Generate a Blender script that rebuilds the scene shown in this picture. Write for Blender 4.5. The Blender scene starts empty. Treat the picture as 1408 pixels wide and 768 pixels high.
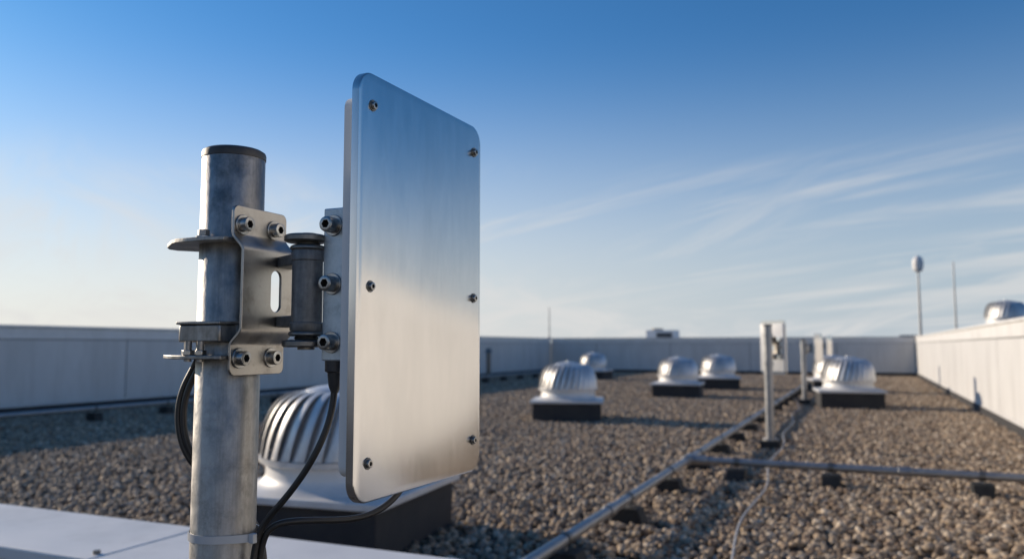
import bpy, bmesh, math, random
from mathutils import Vector, Matrix, noise
random.seed(7)
scene = bpy.context.scene
scene.view_settings.view_transform = 'Standard'
scene.view_settings.look = 'None'
scene.view_settings.exposure = 0
EYE = 1.1
# ------------------------------------------------------------------ materials
def mk(name, c1, c2=None, rough=0.5, rough2=None, metal=0.0, nscale=8.0, detail=6.0, bump=0.0, bscale=60.0,
       bdist=0.002, stretch=(1,1,1), contrast=(0.35,0.65), aniso=0.0, spec=0.5, coat=0.0, dirt=None, dscale=3.0, streak=None):
    m = bpy.data.materials.new(name); m.use_nodes = True
    nt = m.node_tree; N = nt.nodes; L = nt.links
    b = N['Principled BSDF']
    b.inputs['Metallic'].default_value = metal
    b.inputs['Roughness'].default_value = rough
    b.inputs['Specular IOR Level'].default_value = spec
    b.inputs['Anisotropic'].default_value = aniso
    b.inputs['Coat Weight'].default_value = coat
    tc = N.new('ShaderNodeTexCoord')
    mp = N.new('ShaderNodeMapping'); mp.inputs['Scale'].default_value = stretch
    L.new(tc.outputs['Object'], mp.inputs['Vector'])
    c2 = c2 or c1
    n = N.new('ShaderNodeTexNoise'); n.inputs['Scale'].default_value = nscale; n.inputs['Detail'].default_value = detail
    n.inputs['Roughness'].default_value = 0.65
    L.new(mp.outputs[0], n.inputs['Vector'])
    r = N.new('ShaderNodeMapRange'); r.inputs['From Min'].default_value = contrast[0]; r.inputs['From Max'].default_value = contrast[1]
    L.new(n.outputs['Fac'], r.inputs['Value'])
    mx = N.new('ShaderNodeMix'); mx.data_type = 'RGBA'
    mx.inputs['A'].default_value = (*c1, 1); mx.inputs['B'].default_value = (*c2, 1)
    L.new(r.outputs[0], mx.inputs['Factor'])
    out = mx.outputs['Result']
    def over(out, col, scale, st, lo, hi, amt):
        mp3 = N.new('ShaderNodeMapping'); mp3.inputs['Scale'].default_value = st
        L.new(tc.outputs['Object'], mp3.inputs['Vector'])
        n3 = N.new('ShaderNodeTexNoise'); n3.inputs['Scale'].default_value = scale; n3.inputs['Detail'].default_value = 8
        n3.inputs['Roughness'].default_value = 0.7
        L.new(mp3.outputs[0], n3.inputs['Vector'])
        r3 = N.new('ShaderNodeMapRange'); r3.inputs['From Min'].default_value = lo; r3.inputs['From Max'].default_value = hi
        r3.inputs['To Max'].default_value = amt
        L.new(n3.outputs['Fac'], r3.inputs['Value'])
        m3 = N.new('ShaderNodeMix'); m3.data_type = 'RGBA'; m3.inputs['B'].default_value = (*col, 1)
        L.new(r3.outputs[0], m3.inputs['Factor']); L.new(out, m3.inputs['A'])
        return m3.outputs['Result']
    if dirt: out = over(out, dirt, dscale, (1,1,1), 0.53, 0.72, 0.75)
    if streak: out = over(out, streak[0], streak[1], (1,1,streak[2]), 0.45, 0.7, 0.7)
    L.new(out, b.inputs['Base Color'])
    if rough2 is not None:
        rr = N.new('ShaderNodeMapRange'); rr.inputs['From Min'].default_value = 0.3; rr.inputs['From Max'].default_value = 0.7
        rr.inputs['To Min'].default_value = rough; rr.inputs['To Max'].default_value = rough2
        L.new(n.outputs['Fac'], rr.inputs['Value']); L.new(rr.outputs[0], b.inputs['Roughness'])
    if bump:
        n2 = N.new('ShaderNodeTexNoise'); n2.inputs['Scale'].default_value = bscale; n2.inputs['Detail'].default_value = 5
        L.new(mp.outputs[0], n2.inputs['Vector'])
        bp = N.new('ShaderNodeBump'); bp.inputs['Strength'].default_value = bump; bp.inputs['Distance'].default_value = bdist
        L.new(n2.outputs['Fac'], bp.inputs['Height']); L.new(bp.outputs[0], b.inputs['Normal'])
    return m
M = {}
M['galv'] = mk('galvanised_steel', (0.23,0.225,0.22), (0.44,0.43,0.41), 0.36, 0.6, 0.9, 60, 9, 0.5, 150, 0.0007, (1,1,0.7), dirt=(0.085,0.08,0.072), dscale=26, streak=((0.13,0.125,0.12),60,0.06))
M['galv_far'] = mk('galvanised_pipe', (0.27,0.28,0.29), (0.38,0.38,0.38), 0.4, 0.55, 0.75, 12, 6)
M['bracket'] = mk('bracket_steel', (0.32,0.305,0.285), (0.43,0.41,0.38), 0.33, 0.5, 1.0, 40, 6, 0.2, 220, 0.0004, dirt=(0.16,0.145,0.13), dscale=28)
M['zinc'] = mk('zinc_plate', (0.36,0.44,0.50), (0.55,0.62,0.67), 0.35, 0.5, 0.6, 60, 8, 0.25, 200, 0.0004, dirt=(0.2,0.24,0.27), dscale=40)
M['darksteel'] = mk('dark_steel', (0.12,0.12,0.12), (0.24,0.235,0.22), 0.4, 0.55, 0.9, 60, 6, 0.25, 250, 0.0004)
M['hinge'] = mk('cast_hinge', (0.10,0.108,0.115), (0.19,0.20,0.21), 0.42, 0.6, 0.4, 80, 7, 0.5, 300, 0.0005, streak=((0.05,0.055,0.06),80,0.1))
M['boltm'] = mk('bolt_steel', (0.26,0.26,0.255), (0.48,0.47,0.45), 0.26, 0.42, 1.0, 80, 5, 0.1, 250, 0.0003)
M['socket'] = mk('bolt_recess', (0.015,0.015,0.016), None, 0.6)
M['panel'] = mk('brushed_aluminium', (0.65,0.645,0.635), (0.71,0.70,0.685), 0.19, 0.23, 1.0, 60, 4, 0.05, 900, 0.0001, (1,1,0.25), (0.3,0.7), aniso=0.3, streak=((0.58,0.575,0.565),9,0.3))
M['radome'] = mk('antenna_housing', (0.66,0.67,0.67), (0.6,0.61,0.62), 0.45, None, 0.0, 10)
M['rubber'] = mk('black_cable_jacket', (0.012,0.012,0.013), (0.02,0.02,0.021), 0.38, 0.5, 0.0, 50)
M['capblack'] = mk('black_plastic_cap', (0.02,0.02,0.022), (0.035,0.035,0.037), 0.45, 0.6, 0, 90, bump=0.3, bscale=200, bdist=0.0005)
M['tie'] = mk('nylon_tie', (0.42,0.44,0.46), None, 0.4)
M['wall'] = mk('wall_cladding', (0.56,0.56,0.555), (0.64,0.64,0.63), 0.5, 0.62, 0.0, 1.2, 8, 0.08, 6, 0.01, (1,1,0.35), streak=((0.48,0.475,0.46),3.0,0.15))
M['coping'] = mk('coping_metal', (0.66,0.655,0.64), (0.74,0.735,0.72), 0.4, 0.5, 0.0, 3, 8, 0.05, 20, 0.002, dirt=(0.52,0.51,0.49), dscale=1.6)
M['membrane'] = mk('roof_membrane', (0.028,0.028,0.031), (0.05,0.048,0.046), 0.8, 0.9, 0.0, 5, 8, 0.4, 40, 0.004)
M['joint'] = mk('joint_sealant', (0.06,0.065,0.07), None, 0.8)
M['alu'] = mk('mill_aluminium', (0.58,0.585,0.59), (0.74,0.74,0.73), 0.38, 0.52, 0.6, 4, 6, 0.05, 30, 0.003, streak=((0.45,0.45,0.45),6,0.3))
M['flash'] = mk('vent_flashing', (0.58,0.58,0.57), (0.68,0.68,0.67), 0.45, 0.55, 0.15, 6, 8)
M['blackblock'] = mk('rubber_block', (0.02,0.02,0.02), (0.035,0.035,0.033), 0.8, None, 0, 20)
M['cable_grey'] = mk('grey_cable', (0.38,0.38,0.38), None, 0.5)
M['concrete'] = mk('facade_concrete', (0.33,0.32,0.30), (0.40,0.39,0.37), 0.85, None, 0, 0.6, 8)
M['glass'] = mk('window_glass', (0.03,0.04,0.05), None, 0.1, None, 0.0)
M['land'] = mk('land', (0.09,0.10,0.06), (0.20,0.19,0.16), 0.95, None, 0, 0.02, 10)
M['white'] = mk('white_unit_paint', (0.7,0.7,0.7), (0.62,0.62,0.62), 0.5, None, 0, 3)
M['bed'] = mk('gravel_bed', (0.035,0.027,0.02), (0.13,0.10,0.072), 0.9, None, 0, 45, 4, 1.0, 50, 0.02, contrast=(0.4,0.6))

def pebble_mat():
    m = bpy.data.materials.new('pebble_stone'); m.use_nodes = True
    nt = m.node_tree; N = nt.nodes; L = nt.links; b = N['Principled BSDF']
    b.inputs['Roughness'].default_value = 0.8
    oi = N.new('ShaderNodeObjectInfo')
    cr = N.new('ShaderNodeValToRGB'); e = cr.color_ramp.elements
    cols = [(0.0,(0.09,0.065,0.045)),(0.18,(0.22,0.155,0.105)),(0.36,(0.38,0.285,0.19)),(0.52,(0.22,0.185,0.15)),(0.68,(0.48,0.375,0.26)),(0.84,(0.29,0.21,0.14)),(1.0,(0.64,0.54,0.415))]
    e[0].position = 0; e[0].color = (*cols[0][1],1); e[1].position = 1; e[1].color = (*cols[-1][1],1)
    for p,c in cols[1:-1]:
        x = e.new(p); x.color = (*c,1)
    L.new(oi.outputs['Random'], cr.inputs['Fac'])
    tc = N.new('ShaderNodeTexCoord'); n = N.new('ShaderNodeTexNoise'); n.inputs['Scale'].default_value = 90; n.inputs['Detail'].default_value = 2
    L.new(tc.outputs['Object'], n.inputs['Vector'])
    mr = N.new('ShaderNodeMapRange'); mr.inputs['To Min'].default_value = 0.75; mr.inputs['To Max'].default_value = 1.2
    L.new(n.outputs['Fac'], mr.inputs['Value'])
    mx = N.new('ShaderNodeMix'); mx.data_type='RGBA'; mx.blend_type='MULTIPLY'; mx.inputs['Factor'].default_value = 1
    L.new(cr.outputs['Color'], mx.inputs['A']); L.new(mr.outputs[0], mx.inputs['B'])
    L.new(mx.outputs['Result'], b.inputs['Base Color'])
    return m
M['pebble'] = pebble_mat()

# ------------------------------------------------------------------ helpers
def empty(name, loc=(0,0,0)):
    e = bpy.data.objects.new(name, None); e.location = loc; e.empty_display_size = 0.1
    scene.collection.objects.link(e); return e
def link(o, parent=None):
    scene.collection.objects.link(o)
    if parent is not None:
        o.parent = parent; o.matrix_parent_inverse = Matrix.Translation(-Vector(parent.location))
    return o
def finish(bm, name, mat, parent, bevel=0, smooth=True, seg=2, ang=35):
    bmesh.ops.recalc_face_normals(bm, faces=bm.faces)
    me = bpy.data.meshes.new(name); bm.to_mesh(me); bm.free()
    if mat: me.materials.append(M[mat] if isinstance(mat,str) else mat)
    if smooth:
        me.shade_smooth(); me.set_sharp_from_angle(angle=math.radians(ang))
    o = bpy.data.objects.new(name, me)
    link(o, parent)
    if bevel:
        b = o.modifiers.new('bevel','BEVEL'); b.width = bevel; b.segments = seg; b.limit_method='ANGLE'; b.angle_limit = math.radians(40)
        b.harden_normals = False
    return o
def box(name, x0,x1,y0,y1,z0,z1, mat, parent=None, bevel=0.0, rot=None):
    bm = bmesh.new(); bmesh.ops.create_cube(bm, size=1)
    for v in bm.verts:
        v.co = Vector(((x0+x1)/2+v.co.x*(x1-x0), (y0+y1)/2+v.co.y*(y1-y0), (z0+z1)/2+v.co.z*(z1-z0)))
    return finish(bm, name, mat, parent, bevel, smooth=False)
def cyl(name, p0, p1, r, mat, parent=None, r2=None, seg=32, bevel=0.0):
    p0=Vector(p0); p1=Vector(p1); d=p1-p0
    bm = bmesh.new()
    bmesh.ops.create_cone(bm, cap_ends=True, segments=seg, radius1=r, radius2=r if r2 is None else r2, depth=d.length)
    q = d.to_track_quat('Z','Y').to_matrix().to_4x4()
    bmesh.ops.transform(bm, matrix=Matrix.Translation((p0+p1)/2)@q, verts=bm.verts)
    return finish(bm, name, mat, parent, bevel)
def lathe(name, prof, mat, parent=None, c=(0,0,0), seg=48, ang=35):
    bm = bmesh.new(); rings=[]
    for r,z in prof:
        rings.append([bm.verts.new((c[0]+r*math.cos(2*math.pi*i/seg), c[1]+r*math.sin(2*math.pi*i/seg), c[2]+z)) for i in range(seg)])
    for a,b in zip(rings, rings[1:]):
        for i in range(seg):
            bm.faces.new((a[i],a[(i+1)%seg],b[(i+1)%seg],b[i]))
    bm.faces.new(rings[0][::-1]); bm.faces.new(rings[-1])
    return finish(bm, name, mat, parent, ang=ang)
def tube(name, pts, r, mat, parent=None, res=6):
    cu = bpy.data.curves.new(name,'CURVE'); cu.dimensions='3D'; cu.bevel_depth=r; cu.bevel_resolution=res; cu.resolution_u=16
    cu.use_fill_caps=True
    s = cu.splines.new('NURBS'); s.points.add(len(pts)-1)
    for p,q in zip(s.points, pts): p.co=(*q,1)
    s.order_u = min(4,len(pts)); s.use_endpoint_u=True
    cu.materials.append(M[mat])
    return link(bpy.data.objects.new(name,cu), parent)
def prism(name, pts, axis, a, b, mat, parent=None, bevel=0.0, ang=30):
    """extrude a 2D outline along axis from a to b. X: pts=(y,z); Z: pts=(x,y); Y: pts=(x,z)"""
    bm = bmesh.new()
    def V(p,t):
        return (t,p[0],p[1]) if axis=='X' else ((p[0],t,p[1]) if axis=='Y' else (p[0],p[1],t))
    A=[bm.verts.new(V(p,a)) for p in pts]; B=[bm.verts.new(V(p,b)) for p in pts]; n=len(pts)
    bm.faces.new(A[::-1]); bm.faces.new(B)
    for i in range(n): bm.faces.new((A[i],A[(i+1)%n],B[(i+1)%n],B[i]))
    return finish(bm, name, mat, parent, bevel, ang=ang)
def rrect(x0,x1,y0,y1,r,n=10):
    out=[]
    for cx,cy,a0 in ((x1-r,y1-r,0),(x0+r,y1-r,90),(x0+r,y0+r,180),(x1-r,y0+r,270)):
        for i in range(n+1):
            a=math.radians(a0+90*i/n); out.append((cx+r*math.cos(a), cy+r*math.sin(a)))
    return out
def socket_bolt(name, p, d, r, parent, washer=True, h=None):
    p=Vector(p); d=Vector(d).normalized(); h=h or r*1.1
    if washer:
        cyl(name+'_washer', p, p+d*r*0.28, r*1.38, 'boltm', parent, bevel=r*0.06)
        p = p+d*r*0.281
    q = d.to_track_quat('Z','Y').to_matrix()
    # head with true hexagonal recess
    bm=bmesh.new(); seg=36
    def ring(rr,z,hexa=False):
        o=[]
        for i in range(seg):
            a=2*math.pi*i/seg
            k=rr
            if hexa:
                aa=(a%(math.pi/3))-math.pi/6; k=rr*math.cos(math.pi/6)/math.cos(aa)
            o.append(bm.verts.new(p+q@Vector((k*math.cos(a),k*math.sin(a),z))))
        return o
    R=[ring(r,0),ring(r,h*0.85),ring(r*0.95,h*0.96),ring(r*0.86,h),ring(r*0.58,h,True),ring(r*0.55,h*0.4,True)]
    for a,b in zip(R,R[1:]):
        for i in range(seg): bm.faces.new((a[i],a[(i+1)%seg],b[(i+1)%seg],b[i]))
    f=bm.faces.new(R[-1]); bm.faces.new(R[0][::-1])
    o=finish(bm,name,'boltm',parent)
    o.data.materials.append(M['socket'])
    for pl in o.data.polygons:
        c=q.transposed()@(pl.center-p)
        if c.z>0.2*h and c.z<h*0.99 and (c.x**2+c.y**2)**0.5<r*0.57: pl.material_index=1
    return o
def hexnut(name,p,d,r,h,mat,parent):
    return cyl(name,p,Vector(p)+Vector(d)*h,r,mat,parent,seg=6,bevel=r*0.08)

# ------------------------------------------------------------------ ANTENNA MAST (foreground)
PX,PY = -0.6114, 0.6485
PR = 0.0322
Z = lambda z: EYE+z
mast = empty('antenna_mast',(PX,PY,0))
lathe('pole',[(PR*0.9,0.0),(PR,0.002),(PR,Z(0.200)),(PR*0.97,Z(0.2015))],'galv',mast,(PX,PY,0),seg=96)
lathe('pole_cap',[(PR*1.0,Z(0.1975)),(PR*1.02,Z(0.198)),(PR*1.025,Z(0.203)),(PR*1.0,Z(0.2055)),(PR*0.9,Z(0.2075)),(PR*0.4,Z(0.209)),(0.001,Z(0.2095))],'capblack',mast,(PX,PY,0),seg=64)
box('base_plate',PX-0.11,PX+0.11,PY-0.11,PY+0.11,0.003,0.018,'galv',mast,0.002)
outline=[(-0.579,0.603),(-0.579,0.694),(-0.640,0.698),(-0.676,0.672),(-0.692,0.652),(-0.692,0.640),(-0.684,0.630),(-0.652,0.606),(-0.640,0.600),(-0.600,0.598)]
prism('upper_clamp_plate',outline,'Z',Z(0.1045),Z(0.1090),'galv',mast,0.0008)
prism('lower_clamp_plate',outline,'Z',Z(-0.0135),Z(-0.0095),'galv',mast,0.0008)
col=[(-0.585,0.607),(-0.585,0.690),(-0.632,0.694),(-0.655,0.672),(-0.656,0.630),(-0.640,0.608)]
prism('clamp_collar',col,'Z',Z(0.0035),Z(0.0215),'galv',mast,0.002)
col2=[(PX+(x-PX)*1.07,PY+(y-PY)*1.05) for x,y in col]
prism('clamp_collar_flange',col2,'Z',Z(0.0215),Z(0.0245),'galv',mast,0.0008)
for i,(bx,by) in enumerate(((-0.609,0.6065),(-0.665,0.650))):
    cyl('clamp_bolt_%d_washer'%i,(bx,by,Z(0.109)),(bx,by,Z(0.1105)),0.0075,'boltm',mast,bevel=0.0003)
    hexnut('clamp_bolt_%d'%i,(bx,by,Z(0.1105)),(0,0,1),0.0060,0.0065,'galv',mast)
for i,(bx,by) in enumerate(((-0.622,0.604),(-0.606,0.604),(-0.648,0.628))):
    cyl('clamp_stud_%d'%i,(bx,by,Z(-0.016)),(bx,by,Z(0.0045)),0.0034,'galv',mast,seg=20)
    hexnut('clamp_nut_%d'%i,(bx,by,Z(-0.0095)),(0,0,1),0.0062,0.005,'boltm',mast)
# ------------------------------------------------------------------ PANEL ANTENNA
ant = empty('panel_antenna',(PX,PY,Z(0.06)))
def bake_bool(base, cutters):
    for c,op in cutters:
        md=base.modifiers.new('b','BOOLEAN'); md.object=c; md.operation=op; md.solver='EXACT'
    dg=bpy.context.evaluated_depsgraph_get(); dg.update()
    me=bpy.data.meshes.new_from_object(base.evaluated_get(dg))
    base.modifiers.clear(); base.data=me
    for c,op in cutters: bpy.data.objects.remove(c)
    me.shade_smooth(); me.set_sharp_from_angle(angle=math.radians(25))
# hat-profile clamp bracket (profile in x,z swept along y)
X0,X1=-0.5765,-0.5630; t=0.0032
def sm(a): a=max(0,min(1,a)); return a*a*(3-2*a)
zs=[-0.0300]+[ -0.0005+0.0185*i/12 for i in range(13)]+[0.0950+0.0190*i/12 for i in range(13)]+[0.1420]
def off(z):
    if z<0.06: return X0+(X1-X0)*sm((z+0.0005)/0.0185)
    return X1-(X1-X0)*sm((z-0.0950)/0.0190)
front=[];back=[]
for z in zs:
    e=0.0004; s=(off(z+e)-off(z-e))/(2*e); n=Vector((1,-s)).normalized()
    c=off(z); front.append((c+n.x*t/2,Z(z)+n.y*t/2)); back.append((c-n.x*t/2,Z(z)-n.y*t/2))
brk=prism('clamp_bracket',front+back[::-1],'Y',0.600,0.700,'bracket',ant)
outl=prism('c1',rrect(0.6120,0.6915,Z(-0.0298),Z(0.1418),0.007),'X',-0.62,-0.52,'bracket')
slot=prism('c2',rrect(0.6535,0.6690,Z(0.0350),Z(0.0780),0.0076),'X',-0.62,-0.52,'bracket')
bake_bool(brk,[(outl,'INTERSECT'),(slot,'DIFFERENCE')])
bv=brk.modifiers.new('bevel','BEVEL'); bv.width=0.0006; bv.segments=2; bv.limit_method='ANGLE'; bv.angle_limit=math.radians(50)
for i,(y,z) in enumerate(((0.624,0.1225),(0.6705,0.1225),(0.624,-0.0125),(0.6705,-0.0125))):
    socket_bolt('bracket_bolt_%d'%i,(X0+t/2,y,Z(z)),(1,0,0),0.0074,ant)
HX,HY=-0.5140,0.652
lathe('hinge_barrel',[(0.0155,0.0145),(0.0165,0.016),(0.0165,0.0225),(0.0153,0.0235),(0.0153,0.0850),(0.0165,0.086),(0.0165,0.094),(0.0155,0.096)],'hinge',ant,(HX,HY,EYE),seg=48)
for nm,za,zb,r in (('hinge_top_washer',0.0960,0.1010,0.0178),('hinge_top_collar',0.1010,0.1045,0.0120),('hinge_top_flange',0.1045,0.1120,0.0215),('hinge_bottom_flange',-0.0015,0.0060,0.0215),('hinge_bottom_collar',0.0060,0.0095,0.0120),('hinge_bottom_washer',0.0095,0.0145,0.0178)):
    lathe(nm,[(r*0.90,za),(r,za+0.0015),(r,zb-0.0020),(r*0.96,zb-0.0008),(r*0.88,zb)],'darksteel',ant,(HX-0.003 if 'flange' in nm else HX,HY,EYE),seg=48)
cyl('hinge_pin',(HX,HY,Z(-0.004)),(HX,HY,Z(0.1135)),0.0085,'darksteel',ant)
for nm,za,zb in (('hinge_arm_upper',0.0815,0.0930),('hinge_arm_lower',0.0190,0.0305)):
    prism(nm,[(-0.5616,HY+0.010),(-0.5616,HY+0.036),(-0.5150,HY+0.0130),(-0.5150,HY-0.0135)],'Z',Z(za),Z(zb),'hinge',ant,0.0015)
# mount plate on back of the panel
box('mount_plate',-0.4975,-0.4660,0.655,0.725,Z(-0.0150),Z(0.1385),'zinc',ant,0.0015)
for i,z in enumerate((0.1205,0.0615,0.0035)):
    socket_bolt('mount_bolt_%d'%i,(-0.4850,0.655,Z(z)),(0,-1,0),0.0078,ant,h=0.012)
# front panel: dished rounded plate
bm=bmesh.new()
PW,PZ0,PZ1=0.2550,-0.1505,0.2720
secs=[(-0.0090,0.0),(-0.0022,0.0),(-0.0010,0.0004),(-0.0003,0.0012),(0.0,0.0024)]
rings=[]
for x,ins in secs:
    rings.append([bm.verts.new((x,y,z)) for y,z in rrect(-PW/2+ins,PW/2-ins,PZ0+ins,PZ1-ins,0.022-ins,14)])
for a,b in zip(rings,rings[1:]):
    n=len(a)
    for i in range(n): bm.faces.new((a[i],a[(i+1)%n],b[(i+1)%n],b[i]))
bm.faces.new(rings[0][::-1]); bm.faces.new(rings[-1])
PC=Vector((-0.4390,0.7625,EYE)); PRm=Matrix.Rotation(math.radians(-1.6),4,'Z')
bmesh.ops.transform(bm,matrix=Matrix.Translation(PC)@PRm,verts=bm.verts)
finish(bm,'front_panel','panel',ant,ang=25)
bm=bmesh.new()
rings=[]
for x,ins in ((-0.0250,0.002),(-0.0240,0.0),(-0.0095,0.0)):
    rings.append([bm.verts.new((x,y,z)) for y,z in rrect(-PW/2+0.008+ins,PW/2-0.010-ins,PZ0+0.024+ins,PZ1-0.024-ins,0.012,8)])
for a,b in zip(rings,rings[1:]):
    n=len(a)
    for i in range(n): bm.faces.new((a[i],a[(i+1)%n],b[(i+1)%n],b[i]))
bm.faces.new(rings[0][::-1]); bm.faces.new(rings[-1])
bmesh.ops.transform(bm,matrix=Matrix.Translation(PC)@PRm,verts=bm.verts)
finish(bm,'back_housing','radome',ant,ang=25)
for i,(y,z) in enumerate([(y,z) for y in (-0.1055,0.1090) for z in (0.2390,0.0580,-0.1130)]):
    p=PC+PRm.to_3x3()@Vector((0.0001,y,z)); d=PRm.to_3x3()@Vector((1,0,0))
    cyl('panel_screw_%d_washer'%i,p,p+d*0.0008,0.0058,'darksteel',ant,bevel=0.0002)
    socket_bolt('panel_screw_%d'%i,p+d*0.0008,d,0.0040,ant,washer=False,h=0.0030)

# ------------------------------------------------------------------ cables
cb=empty('antenna_cable',(-0.49,0.66,Z(-0.02)))
lathe('connector_boot',[(0.0100,-0.0150),(0.0100,-0.0255),(0.0075,-0.027),(0.0062,-0.040),(0.0036,-0.047)][::-1],'capblack',cb,(-0.4885,0.6660,EYE))
tube('cable_run',[(-0.4885,0.6660,Z(-0.040)),(-0.4890,0.6650,Z(-0.065)),(-0.4970,0.6580,Z(-0.098)),(-0.5200,0.6530,Z(-0.135)),(-0.5450,0.6500,Z(-0.163)),(-0.5640,0.6480,Z(-0.182)),(-0.5700,0.6440,Z(-0.215)),(-0.5710,0.6430,Z(-0.35)),(-0.571,0.643,Z(-0.70)),(-0.50,0.66,0.006),(-0.2,0.9,0.006)],0.0034,'rubber',cb)
cb2=empty('antenna_cable.001',(-0.46,0.75,Z(-0.12)))
tube('cable_run_b',[(-0.4580,0.770,Z(-0.110)),(-0.4600,0.765,Z(-0.145)),(-0.4680,0.745,Z(-0.168)),(-0.4860,0.715,Z(-0.181)),(-0.5150,0.685,Z(-0.178)),(-0.5420,0.660,Z(-0.176)),(-0.5600,0.652,Z(-0.184)),(-0.5680,0.6520,Z(-0.215)),(-0.5690,0.6520,Z(-0.35)),(-0.569,0.652,Z(-0.72)),(-0.48,0.68,0.006),(-0.18,0.95,0.006)],0.0034,'rubber',cb2)
cb3=empty('antenna_cable.002',(-0.66,0.65,Z(-0.02)))
for k,o in enumerate((0.0,0.0075)):
    tube('cable_loop_%d'%k,[(-0.6480,0.650,Z(0.0)),(-0.6560+o,0.650,Z(-0.018)),(-0.6700+o,0.6450,Z(-0.040)),(-0.6760+o,0.6430,Z(-0.072)),(-0.6700+o,0.6450,Z(-0.108)),(-0.6540+o,0.656,Z(-0.136)),(-0.6300,0.688,Z(-0.165)),(-0.5950+0.004*k,0.690,Z(-0.20)),(-0.5850,0.678+0.008*k,Z(-0.26)),(-0.585,0.678+0.008*k,Z(-0.75))],0.0034,'rubber',cb3)
tie=empty('cable_tie',(PX,PY,Z(-0.192)))
bm=bmesh.new()
tr=[]
for rr,z in ((0,0),(1,0),(1,1),(0,1)):
    ring=[]
    for i in range(72):
        a=2*math.pi*i/72
        k=PR+0.0008+0.0012*rr
        k+=0.0105*max(0,math.cos(a-0.08))**6
        ring.append(bm.verts.new((PX+k*math.cos(a),PY+k*math.sin(a),Z(-0.1955)+0.0078*z)))
    tr.append(ring)
for j in range(4):
    a,b=tr[j],tr[(j+1)%4]
    for i in range(72): bm.faces.new((a[i],a[(i+1)%72],b[(i+1)%72],b[i]))
finish(bm,'tie_band','tie',tie)
box('tie_head',PX+PR+0.0095,PX+PR+0.0160,PY-0.010,PY-0.003,Z(-0.1965),Z(-0.1870),'tie',tie,0.001)

# ------------------------------------------------------------------ ROOF, PARAPETS
XL,XR,YF,YN=-12.3,1.7,32.0,-8.0
WH=1.43
bld=empty('office_building',((XL+XR)/2,(YF+YN)/2,-12))
box('roof_slab',XL-0.3,XR+0.3,YN-0.3,YF+0.3,-0.4,-0.03,'membrane',bld)
box('facade_left',XL-0.36,XL-0.05,YN-0.3,YF+0.3,-12,-0.42,'concrete',bld)
box('facade_right',XR+0.05,XR+0.36,YN-0.3,YF+0.3,-12,-0.42,'concrete',bld)
box('facade_far',XL-0.04,XR+0.04,YF+0.05,YF+0.3,-12,-0.42,'concrete',bld)
box('facade_near',XL-0.04,XR+0.04,YN-0.3,YN-0.05,-12,-0.42,'concrete',bld)
for fl in range(3):
    for k in range(12):
        y=YN+1+k*3.2
        box('window_%d_%d'%(fl,k),XL-0.38,XL-0.361,y,y+2.2,-11+fl*3.6,-9.2+fl*3.6,'glass',bld)
bm=bmesh.new()
vs=[bm.verts.new(p) for p in ((XL,YN,0),(XR,YN,0),(XR,2.0,0),(XL,2.0,0))]; bm.faces.new(vs)
finish(bm,'roof_membrane_sheet','membrane',bld)

def parapet(name, axis, fixed, a0, a1, inward, step=3.1, phase=0.0, top=WH):
    mid=(a0+a1)/2
    e=empty(name,(fixed,mid,0) if axis=='Y' else (mid,fixed,0))
    s=-inward
    def B(nm,u0,u1,d0,d1,z0,z1,mat,bev=0.0):
        lo,hi=sorted((fixed+s*d0,fixed+s*d1))
        if axis=='Y': return box(nm,lo,hi,u0,u1,z0,z1,mat,e,bev)
        return box(nm,u0,u1,lo,hi,z0,z1,mat,e,bev)
    B('core',a0,a1,0.02,0.33,-0.38,top-0.06,'joint')
    B('upstand',a0,a1,-0.035,0.018,-0.02,0.13,'membrane',0.006)
    B('trim',a0,a1,-0.012,0.018,0.132,0.16,'coping',0.002)
    x=a0+phase
    edges=[a0]
    while x<a1:
        if x>a0+0.4 and x<a1-0.4: edges.append(x)
        x+=step
    edges.append(a1)
    for i,(p,q) in enumerate(zip(edges,edges[1:])):
        B('cladding_%d'%i,p+0.009,q-0.009,0.0,0.0195,0.163,top-0.235,'wall',0.004)
        B('fascia_%d'%i,p+0.002,q-0.002,-0.010,0.0195,top-0.222,top-0.045,'coping',0.004)
        B('coping_%d'%i,p+0.003,q-0.003,-0.035,0.36,top-0.04,top,'coping',0.006)
    return e
parapet('parapet_wall','Y',XL,YN,YF,+1,phase=3.0)
parapet('parapet_wall.001','Y',XR,YN,YF,-1,step=4.6,phase=2.6)
parapet('parapet_wall.002','X',YF,XL+0.04,XR-0.04,-1,phase=2.0)
parapet('parapet_wall.003','X',YN,XL+0.04,XR-0.04,+1,phase=2.0)
cw=empty('low_curb_wall',(-5,2.15,0))
box('curb_core',XL+0.04,XR-0.04,1.95,2.35,-0.02,0.35,'wall',cw)
ed=[XL+0.045,-8.6,-5.45,-2.36,0.6,XR-0.045]
for i,(p,q) in enumerate(zip(ed,ed[1:])):
    box('curb_coping_%d'%i,p+0.002,q-0.002,1.90,2.40,0.352,0.40,'coping',cw,0.008)
    box('curb_joint_%d'%i,q-0.03,q+0.03,1.93,2.37,0.349,0.3915,'joint',cw)
cyl('coping_screw',(-2.40,1.96,0.399),(-2.40,1.96,0.412),0.012,'darksteel',cw,seg=12)

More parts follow.
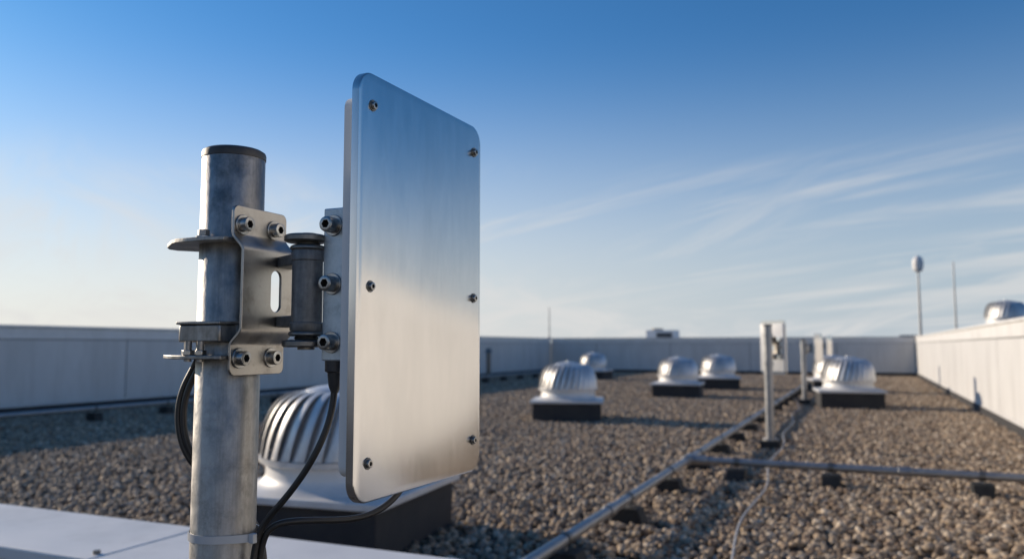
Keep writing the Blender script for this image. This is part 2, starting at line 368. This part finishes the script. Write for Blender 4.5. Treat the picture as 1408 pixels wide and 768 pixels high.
# ------------------------------------------------------------------ GRAVEL (one object, instanced pebbles)
pcol=bpy.data.collections.new('pebble_shapes')
for k in range(7):
    bm=bmesh.new(); bmesh.ops.create_icosphere(bm,subdivisions=2,radius=1)
    o=Vector((k*7.3,k*3.1,1))
    sx,sy,sz=1+random.uniform(-.1,.25),0.8+random.uniform(-.1,.15),0.66+random.uniform(-.1,.15)
    for v in bm.verts:
        n=noise.noise(v.co*1.1+o)*0.45+noise.noise(v.co*2.6+o)*0.2
        v.co=v.co*(1+n); v.co=Vector((v.co.x*sx,v.co.y*sy,v.co.z*sz))*0.0212
    me=bpy.data.meshes.new('pebble_%d'%k); bm.to_mesh(me); bm.free(); me.materials.append(M['pebble']); me.shade_smooth()
    pcol.objects.link(bpy.data.objects.new('pebble_%d'%k,me))
me=bpy.data.meshes.new('gravel')
me.from_pydata([(XL,2.36,0),(XR,2.36,0),(XR,YF,0),(XL,YF,0)],[],[(0,1,2,3)]); me.materials.append(M['bed'])
gr=bpy.data.objects.new('gravel',me); scene.collection.objects.link(gr)
ng=bpy.data.node_groups.new('gravel_scatter','GeometryNodeTree')
ng.interface.new_socket('Geometry',in_out='INPUT',socket_type='NodeSocketGeometry')
ng.interface.new_socket('Geometry',in_out='OUTPUT',socket_type='NodeSocketGeometry')
N=ng.nodes; L=ng.links
gi=N.new('NodeGroupInput'); go=N.new('NodeGroupOutput')
dp=N.new('GeometryNodeDistributePointsOnFaces'); pos=N.new('GeometryNodeInputPosition'); sep=N.new('ShaderNodeSeparateXYZ')
L.new(pos.outputs[0],sep.inputs[0])
mr=N.new('ShaderNodeMapRange'); mr.inputs['From Min'].default_value=9; mr.inputs['From Max'].default_value=20
mr.inputs['To Min'].default_value=720; mr.inputs['To Max'].default_value=320
L.new(sep.outputs['Y'],mr.inputs['Value'])
sub=N.new('GeometryNodeSubdivideMesh'); sub.inputs['Level'].default_value=5
L.new(gi.outputs[0],sub.inputs['Mesh']); L.new(sub.outputs[0],dp.inputs['Mesh']); L.new(mr.outputs[0],dp.inputs['Density'])
rv=N.new('FunctionNodeRandomValue'); rv.data_type='FLOAT_VECTOR'
rv.inputs[0].default_value=(0,0,0.0); rv.inputs[1].default_value=(0,0,0.024)
sp=N.new('GeometryNodeSetPosition'); L.new(dp.outputs['Points'],sp.inputs['Geometry']); L.new(rv.outputs[0],sp.inputs['Offset'])
ci=N.new('GeometryNodeCollectionInfo'); ci.inputs['Collection'].default_value=pcol
ci.inputs['Separate Children'].default_value=True; ci.inputs['Reset Children'].default_value=True
ip=N.new('GeometryNodeInstanceOnPoints'); ip.inputs['Pick Instance'].default_value=True
rr=N.new('FunctionNodeRandomValue'); rr.data_type='FLOAT_VECTOR'; rr.inputs[0].default_value=(-0.6,-0.6,0); rr.inputs[1].default_value=(0.6,0.6,6.283); rr.inputs['Seed'].default_value=3
er=N.new('FunctionNodeEulerToRotation'); L.new(rr.outputs[0],er.inputs[0])
rs=N.new('FunctionNodeRandomValue'); rs.data_type='FLOAT'; rs.inputs[2].default_value=0.6; rs.inputs[3].default_value=1.5; rs.inputs['Seed'].default_value=9
L.new(sp.outputs[0],ip.inputs['Points']); L.new(ci.outputs[0],ip.inputs['Instance']); L.new(er.outputs[0],ip.inputs['Rotation']); L.new(rs.outputs[1],ip.inputs['Scale'])
jn=N.new('GeometryNodeJoinGeometry'); L.new(ip.outputs[0],jn.inputs[0]); L.new(gi.outputs[0],jn.inputs[0]); L.new(jn.outputs[0],go.inputs[0])
gm=gr.modifiers.new('scatter','NODES'); gm.node_group=ng

# ------------------------------------------------------------------ TURBINE VENTS
def build_vent():
    root=empty('turbine_roof_vent',(0,0,0))
    box('curb_box',-0.50,0.50,-0.50,0.50,-0.01,0.262,'membrane',root,0.01)
    box('flashing_plate',-0.535,0.535,-0.535,0.535,0.262,0.300,'flash',root,0.006)
    lathe('flashing_cone',[(0.50,0.300),(0.47,0.306),(0.44,0.320),(0.415,0.345),(0.405,0.370),(0.405,0.450)],'flash',root,seg=64)
    lathe('lower_ring',[(0.39,0.432),(0.437,0.435),(0.444,0.441),(0.444,0.466),(0.432,0.471),(0.36,0.473)],'alu',root,seg=64)
    nv=30; sg=5; NR=24
    # overlapping curved blades around an inner drum
    lathe('inner_drum',[(0.36,0.474),(0.36,0.64),(0.32,0.73),(0.24,0.785),(0.16,0.81)],'alu',root,seg=48)
    bm=bmesh.new(); rings=[]
    for j in range(NR+1):
        tt=j/NR
        ph=tt*math.pi/2
        r=0.17+0.272*max(0.0,math.cos(ph))**0.55 if tt<1 else 0.17
        z=0.472+0.350*math.sin(ph)**1.02
        w_=math.sin(math.pi*min(1,tt*0.93+0.05))**0.5
        rings.append((r,z,w_,tt))
    for i in range(nv):
        prev=None
        for (r,z,w_,tt) in rings:
            row=[]
            for k in range(sg+1):
                f=k/sg
                a=2*math.pi*(i+f*1.02)/nv+0.26*tt
                rr_=r-(0.005+0.036*w_)*(1-math.sin(f*math.pi*0.5))**1.1
                row.append(bm.verts.new((rr_*math.cos(a),rr_*math.sin(a),z)))
            if prev:
                for k in range(sg): bm.faces.new((prev[k],prev[k+1],row[k+1],row[k]))
            prev=row
    finish(bm,'turbine_vanes','alu',root,ang=50)
    lathe('top_cap',[(0.165,0.812),(0.195,0.815),(0.198,0.824),(0.185,0.834),(0.13,0.848),(0.07,0.856),(0.03,0.859),(0.028,0.870),(0.001,0.874)],'alu',root,seg=48)
    return root
v0=build_vent()
kids=list(v0.children)
def place(root,loc,rz,sc=1.0):
    root.location=loc; root.rotation_euler=(0,0,rz); root.scale=(sc,)*3
spots=[((-4.07,11.3,0.02),0.30,0.98),((-3.69,17.2,0.02),0.1,0.98),((-3.42,20.7,0.02),0.2,1.0),((-0.29,15.5,0.02),0.15,1.03),((-8.1,24.9,0.02),0,1.0),((-0.72,20.5,0.02),0.2,1.0),((2.62,18.6,1.25),0.0,0.88)]
place(v0,(-2.79,3.86,0.02),0.10,1.0)
for i,(l,r,s) in enumerate(spots):
    e=empty('turbine_roof_vent.%03d'%(i+1))
    for c in kids:
        n=c.copy(); scene.collection.objects.link(n); n.parent=e
    place(e,l,r,s)

# ------------------------------------------------------------------ PIPE RUNS on rubber blocks
def blk(e,x,y,ax,pz,r):
    top=pz-r-0.022
    o=[(-0.11,0.0),(0.11,0.0),(0.075,top),(-0.075,top)]
    if ax=='Y': prism('support_block',[(x+a,b) for a,b in o],'Y',y-0.07,y+0.07,'blackblock',e,0.006)
    else: prism('support_block',[(y+a,b) for a,b in o],'X',x-0.07,x+0.07,'blackblock',e,0.006)
    cyl('support_stud',(x,y,top-0.01),(x,y,pz-r+0.002),0.012,'galv_far',e,seg=12)
    if ax=='Y': cyl('pipe_clip',(x,y-0.02,pz),(x,y+0.02,pz),r+0.006,'darksteel',e,seg=24)
    else: cyl('pipe_clip',(x-0.02,y,pz),(x+0.02,y,pz),r+0.006,'darksteel',e,seg=24)
pa=empty('conduit_pipe',(-1.37,3,0.15))
cyl('pipe',(-1.37,2.75,0.16),(-1.37,31.6,0.16),0.03,'galv_far',pa,seg=24)
y=3.75
while y<31: blk(pa,-1.37,y,'Y',0.16,0.03); y+=1.15
for y in (4.5,9.3,12.6,18.0): cyl('coupling',(-1.37,y-0.05,0.16),(-1.37,y+0.05,0.16),0.037,'galv_far',pa,seg=24,bevel=0.003)
cyl('tee_fitting',(-1.37,6.65,0.16),(-1.37,6.85,0.16),0.042,'galv_far',pa,seg=24,bevel=0.004)
pb=empty('conduit_pipe.001',(-1.37,6.75,0.15))
cyl('pipe',(-1.33,6.75,0.16),(1.66,6.75,0.16),0.030,'galv_far',pb,seg=24)
cyl('tee_branch',(-1.37,6.75,0.16),(-1.22,6.75,0.16),0.040,'galv_far',pb,seg=24,bevel=0.004)
for x in (-0.98,-0.27,0.75): blk(pb,x,6.75,'X',0.16,0.03)
cyl('coupling',(0.2,6.75,0.16),(0.3,6.75,0.16),0.036,'galv_far',pb,seg=24,bevel=0.003)
pc=empty('conduit_pipe.002',(-10.2,10,0.15))
cyl('pipe',(-10.2,2.8,0.20),(-10.2,31.6,0.20),0.035,'galv_far',pc,seg=24)
y=8.2
while y<31: blk(pc,-10.2,y,'Y',0.20,0.035); y+=1.3
gc=empty('ground_cable',(-0.8,8,0))
pts=[]
for i in range(22):
    tt=i/21; pts.append((-0.60-0.62*tt+0.05*math.sin(i*1.7),3.0+15*tt,0.055+0.006*math.sin(i*2.3)))
tube('cable_run',pts,0.007,'cable_grey',gc)

# ------------------------------------------------------------------ distant masts with antennas
def mast2(name,x,y,top,r=0.045):
    e=empty(name,(x,y,0))
    cyl('pole',(x,y,0.02),(x,y,top),r,'galv_far',e,seg=32)
    cyl('cap',(x,y,top),(x,y,top+0.02),r*1.08,'capblack',e,seg=32,bevel=0.004)
    prism('foot',[(x-0.10,y-0.10),(x+0.10,y-0.10),(x+0.10,y+0.10),(x-0.10,y+0.10)],'Z',0.0,0.10,'blackblock',e,0.01)
    cyl('flange',(x,y,0.10),(x,y,0.12),r*1.8,'galv_far',e,seg=32)
    for z in (top-0.12,top-0.42):
        cyl('band',(x,y,z),(x,y,z+0.04),r*1.2,'galv_far',e,seg=24)
    return e
mast2('antenna_mast.001',-0.95,8.98,1.31,0.045)
mast2('antenna_mast.002',-1.05,15.9,1.2)
mast2('antenna_mast.003',-1.13,23.0,1.25)
def copy_ant(name,x,y,zoff,rz,sc):
    e=empty(name,(PX,PY,Z(0.06)))
    for c in list(ant.children):
        n=c.copy(); scene.collection.objects.link(n); n.parent=e; n.matrix_parent_inverse=c.matrix_parent_inverse.copy()
    e.location=(x,y,Z(0.06)+zoff); e.rotation_euler=(0,0,rz); e.scale=(sc,)*3
copy_ant('panel_antenna.001',-0.93,8.98,-0.08,math.radians(54),1.4)
copy_ant('panel_antenna.002',-1.03,15.9,-0.10,math.radians(-20),1.25)
copy_ant('panel_antenna.003',-1.11,23.0,-0.05,math.radians(-20),1.25)
def whip(name,x,y,z0,z1,r,dome=0):
    e=empty(name,(x,y,z0))
    cyl('foot',(x,y,z0),(x,y,z0+0.04),r*3,'galv_far',e,seg=20)
    cyl('rod',(x,y,z0+0.03),(x,y,z1),r,'galv_far',e,r2=r*0.6,seg=16)
    if dome:
        lathe('dome',[(dome*0.4,-0.25),(dome*0.85,-0.18),(dome,0.0),(dome*0.95,0.16),(dome*0.7,0.27),(dome*0.3,0.33),(0.01,0.34)],'white',e,(x,y,z1),seg=32)
    return e
whip('dome_antenna_mast',1.86,32.1,WH,4.0,0.05,0.19)
whip('whip_antenna',1.86,20.0,WH,2.95,0.022)
whip('whip_antenna.001',-12.4,32.1,WH,2.75,0.03)
vp=empty('vent_pipe',(-11.2,23.5,0))
cyl('stack',(-11.2,23.5,0),(-11.2,23.5,0.85),0.07,'darksteel',vp); cyl('cowl',(-11.2,23.5,0.87),(-11.2,23.5,1.02),0.13,'darksteel',vp,r2=0.06)
cyl('cowl_stem',(-11.2,23.5,0.84),(-11.2,23.5,0.88),0.05,'darksteel',vp)
# ------------------------------------------------------------------ neighbours
nb=empty('neighbouring_building',(7,20,-12))
box('block',XR+0.37,12,8,34,-12,1.25,'concrete',nb)
box('roof_edge',XR+0.38,12.1,7.9,34.1,1.253,1.262,'membrane',nb)
nb2=empty('neighbouring_building.001',(0,50,-12))
box('block',-30,14,38,70,-12,1.15,'concrete',nb2)
box('roof_edge',-30.1,14.1,37.9,70.1,1.153,1.25,'coping',nb2)
ac=empty('rooftop_air_conditioner',(-10.1,44,1.25))
box('casing',-11.0,-9.4,43.2,44.4,1.30,1.95,'white',ac,0.03)
box('base_rail',-10.9,-9.5,43.3,44.3,1.24,1.31,'darksteel',ac)
cyl('fan_shroud',(-10.5,43.8,1.94),(-10.5,43.8,2.05),0.32,'darksteel',ac)
box('grille',-10.4,-9.55,43.16,43.199,1.45,1.80,'joint',ac)
sk=empty('rooftop_skylight',(3,44,1.25))
prism('frame',[(42.8,1.25),(45.2,1.25),(44.6,1.62),(43.4,1.62)],'X',1.6,4.0,'darksteel',sk,0.02)
bm=bmesh.new(); bmesh.ops.create_grid(bm,x_segments=8,y_segments=8,size=4000)
for v in bm.verts: v.co.z=-12
finish(bm,'ground','land',None)

# ------------------------------------------------------------------ LIGHT
el=math.radians(17); az=Vector((-1.0,0.12,0)).normalized()
S=Vector((az.x*math.cos(el),az.y*math.cos(el),math.sin(el)))
sl=bpy.data.lights.new('sun','SUN'); sl.energy=5.0; sl.angle=math.radians(0.5); sl.color=(1.0,0.83,0.64)
so=bpy.data.objects.new('sun',sl); so.rotation_euler=S.to_track_quat('Z','Y').to_euler(); so.location=(-20,3,10); scene.collection.objects.link(so)
w=bpy.data.worlds.new('World'); scene.world=w; w.use_nodes=True
N=w.node_tree.nodes; L=w.node_tree.links; bg=N['Background']; bg.inputs['Strength'].default_value=0.10
sky=N.new('ShaderNodeTexSky'); sky.sky_type='NISHITA'; sky.sun_disc=False; sky.sun_elevation=el
sky.sun_rotation=math.atan2(S.x,S.y); sky.air_density=1.0; sky.dust_density=0.4; sky.ozone_density=2.0
tint=N.new('ShaderNodeMix'); tint.data_type='RGBA'; tint.blend_type='MULTIPLY'; tint.inputs['Factor'].default_value=1; tint.inputs['B'].default_value=(0.40,0.90,1.34,1)
L.new(sky.outputs[0],tint.inputs['A'])
tc=N.new('ShaderNodeTexCoord'); sx=N.new('ShaderNodeSeparateXYZ'); L.new(tc.outputs['Generated'],sx.inputs[0])
# pale haze belt near the horizon, brighter toward the sun
hz=N.new('ShaderNodeMapRange'); hz.interpolation_type='SMOOTHERSTEP'; hz.inputs['From Min'].default_value=0.42; hz.inputs['From Max'].default_value=-0.07
hz.inputs['To Max'].default_value=0.97
L.new(sx.outputs['Z'],hz.inputs['Value'])
hs=N.new('ShaderNodeMapRange'); hs.interpolation_type='SMOOTHSTEP'; hs.inputs['From Min'].default_value=0.2; hs.inputs['From Max'].default_value=-0.95
L.new(sx.outputs['X'],hs.inputs['Value'])
hc=N.new('ShaderNodeMix'); hc.data_type='RGBA'; hc.inputs['A'].default_value=(5.0,5.6,6.2,1); hc.inputs['B'].default_value=(8.8,8.3,7.8,1)
L.new(hs.outputs[0],hc.inputs['Factor'])
hm=N.new('ShaderNodeMix'); hm.data_type='RGBA'; L.new(hz.outputs[0],hm.inputs['Factor']); L.new(tint.outputs['Result'],hm.inputs['A']); L.new(hc.outputs['Result'],hm.inputs['B'])
ad=N.new('ShaderNodeMath'); ad.operation='MAXIMUM'; L.new(sx.outputs['Z'],ad.inputs[0]); ad.inputs[1].default_value=0.0
ad2=N.new('ShaderNodeMath'); ad2.operation='ADD'; L.new(ad.outputs[0],ad2.inputs[0]); ad2.inputs[1].default_value=0.10
dx=N.new('ShaderNodeMath'); dx.operation='DIVIDE'; L.new(sx.outputs['X'],dx.inputs[0]); L.new(ad2.outputs[0],dx.inputs[1])
dy=N.new('ShaderNodeMath'); dy.operation='DIVIDE'; L.new(sx.outputs['Y'],dy.inputs[0]); L.new(ad2.outputs[0],dy.inputs[1])
cx=N.new('ShaderNodeCombineXYZ'); L.new(dx.outputs[0],cx.inputs['X']); L.new(dy.outputs[0],cx.inputs['Y'])
def cloud(rot,scale,loc,lo,hi,zlo,zhi,amt,dist):
    a=N.new('ShaderNodeMapping'); a.inputs['Rotation'].default_value=(0,0,math.radians(rot)); L.new(cx.outputs[0],a.inputs['Vector'])
    b=N.new('ShaderNodeMapping'); b.inputs['Scale'].default_value=(*scale,1); b.inputs['Location'].default_value=(*loc,0); L.new(a.outputs[0],b.inputs['Vector'])
    nz=N.new('ShaderNodeTexNoise'); nz.inputs['Detail'].default_value=7; nz.inputs['Scale'].default_value=1; nz.inputs['Roughness'].default_value=0.62; nz.inputs['Distortion'].default_value=dist
    L.new(b.outputs[0],nz.inputs['Vector'])
    m1=N.new('ShaderNodeMapRange'); m1.interpolation_type='SMOOTHSTEP'; m1.inputs['From Min'].default_value=lo; m1.inputs['From Max'].default_value=hi
    L.new(nz.outputs['Fac'],m1.inputs['Value'])
    m2=N.new('ShaderNodeMapRange'); m2.interpolation_type='SMOOTHSTEP'; m2.inputs['From Min'].default_value=zhi; m2.inputs['From Max'].default_value=zlo
    L.new(sx.outputs['Z'],m2.inputs['Value'])
    m=N.new('ShaderNodeMath'); m.operation='MULTIPLY'; L.new(m1.outputs[0],m.inputs[0]); L.new(m2.outputs[0],m.inputs[1])
    m_=N.new('ShaderNodeMath'); m_.operation='MULTIPLY'; L.new(m.outputs[0],m_.inputs[0]); m_.inputs[1].default_value=amt
    return m_.outputs[0]
c_a=cloud(-150,(0.22,1.15),(0.3,2.4),0.44,0.68,0.16,0.25,0.62,1.2)      # fine streaks
c_b=cloud(-120,(0.20,0.55),(4.1,7.7),0.46,0.70,0.15,0.25,0.65,1.8)      # broad soft veil
mxm=N.new('ShaderNodeMath'); mxm.operation='MAXIMUM'; L.new(c_a,mxm.inputs[0]); L.new(c_b,mxm.inputs[1])
mix=N.new('ShaderNodeMix'); mix.data_type='RGBA'; mix.inputs['B'].default_value=(7.4,7.3,7.2,1)
L.new(mxm.outputs[0],mix.inputs['Factor']); L.new(hm.outputs['Result'],mix.inputs['A']); L.new(mix.outputs['Result'],bg.inputs['Color'])

# ------------------------------------------------------------------ CAMERA
cd=bpy.data.cameras.new('camera'); cam=bpy.data.objects.new('camera',cd); scene.collection.objects.link(cam)
cam.location=(0,0,EYE); cam.rotation_euler=(math.radians(90+4.75),0,math.radians(23.8))
cd.lens=28; cd.sensor_width=36; cd.clip_start=0.05; cd.clip_end=9000
cd.dof.use_dof=True; cd.dof.focus_distance=0.80; cd.dof.aperture_fstop=6.3
scene.camera=cam
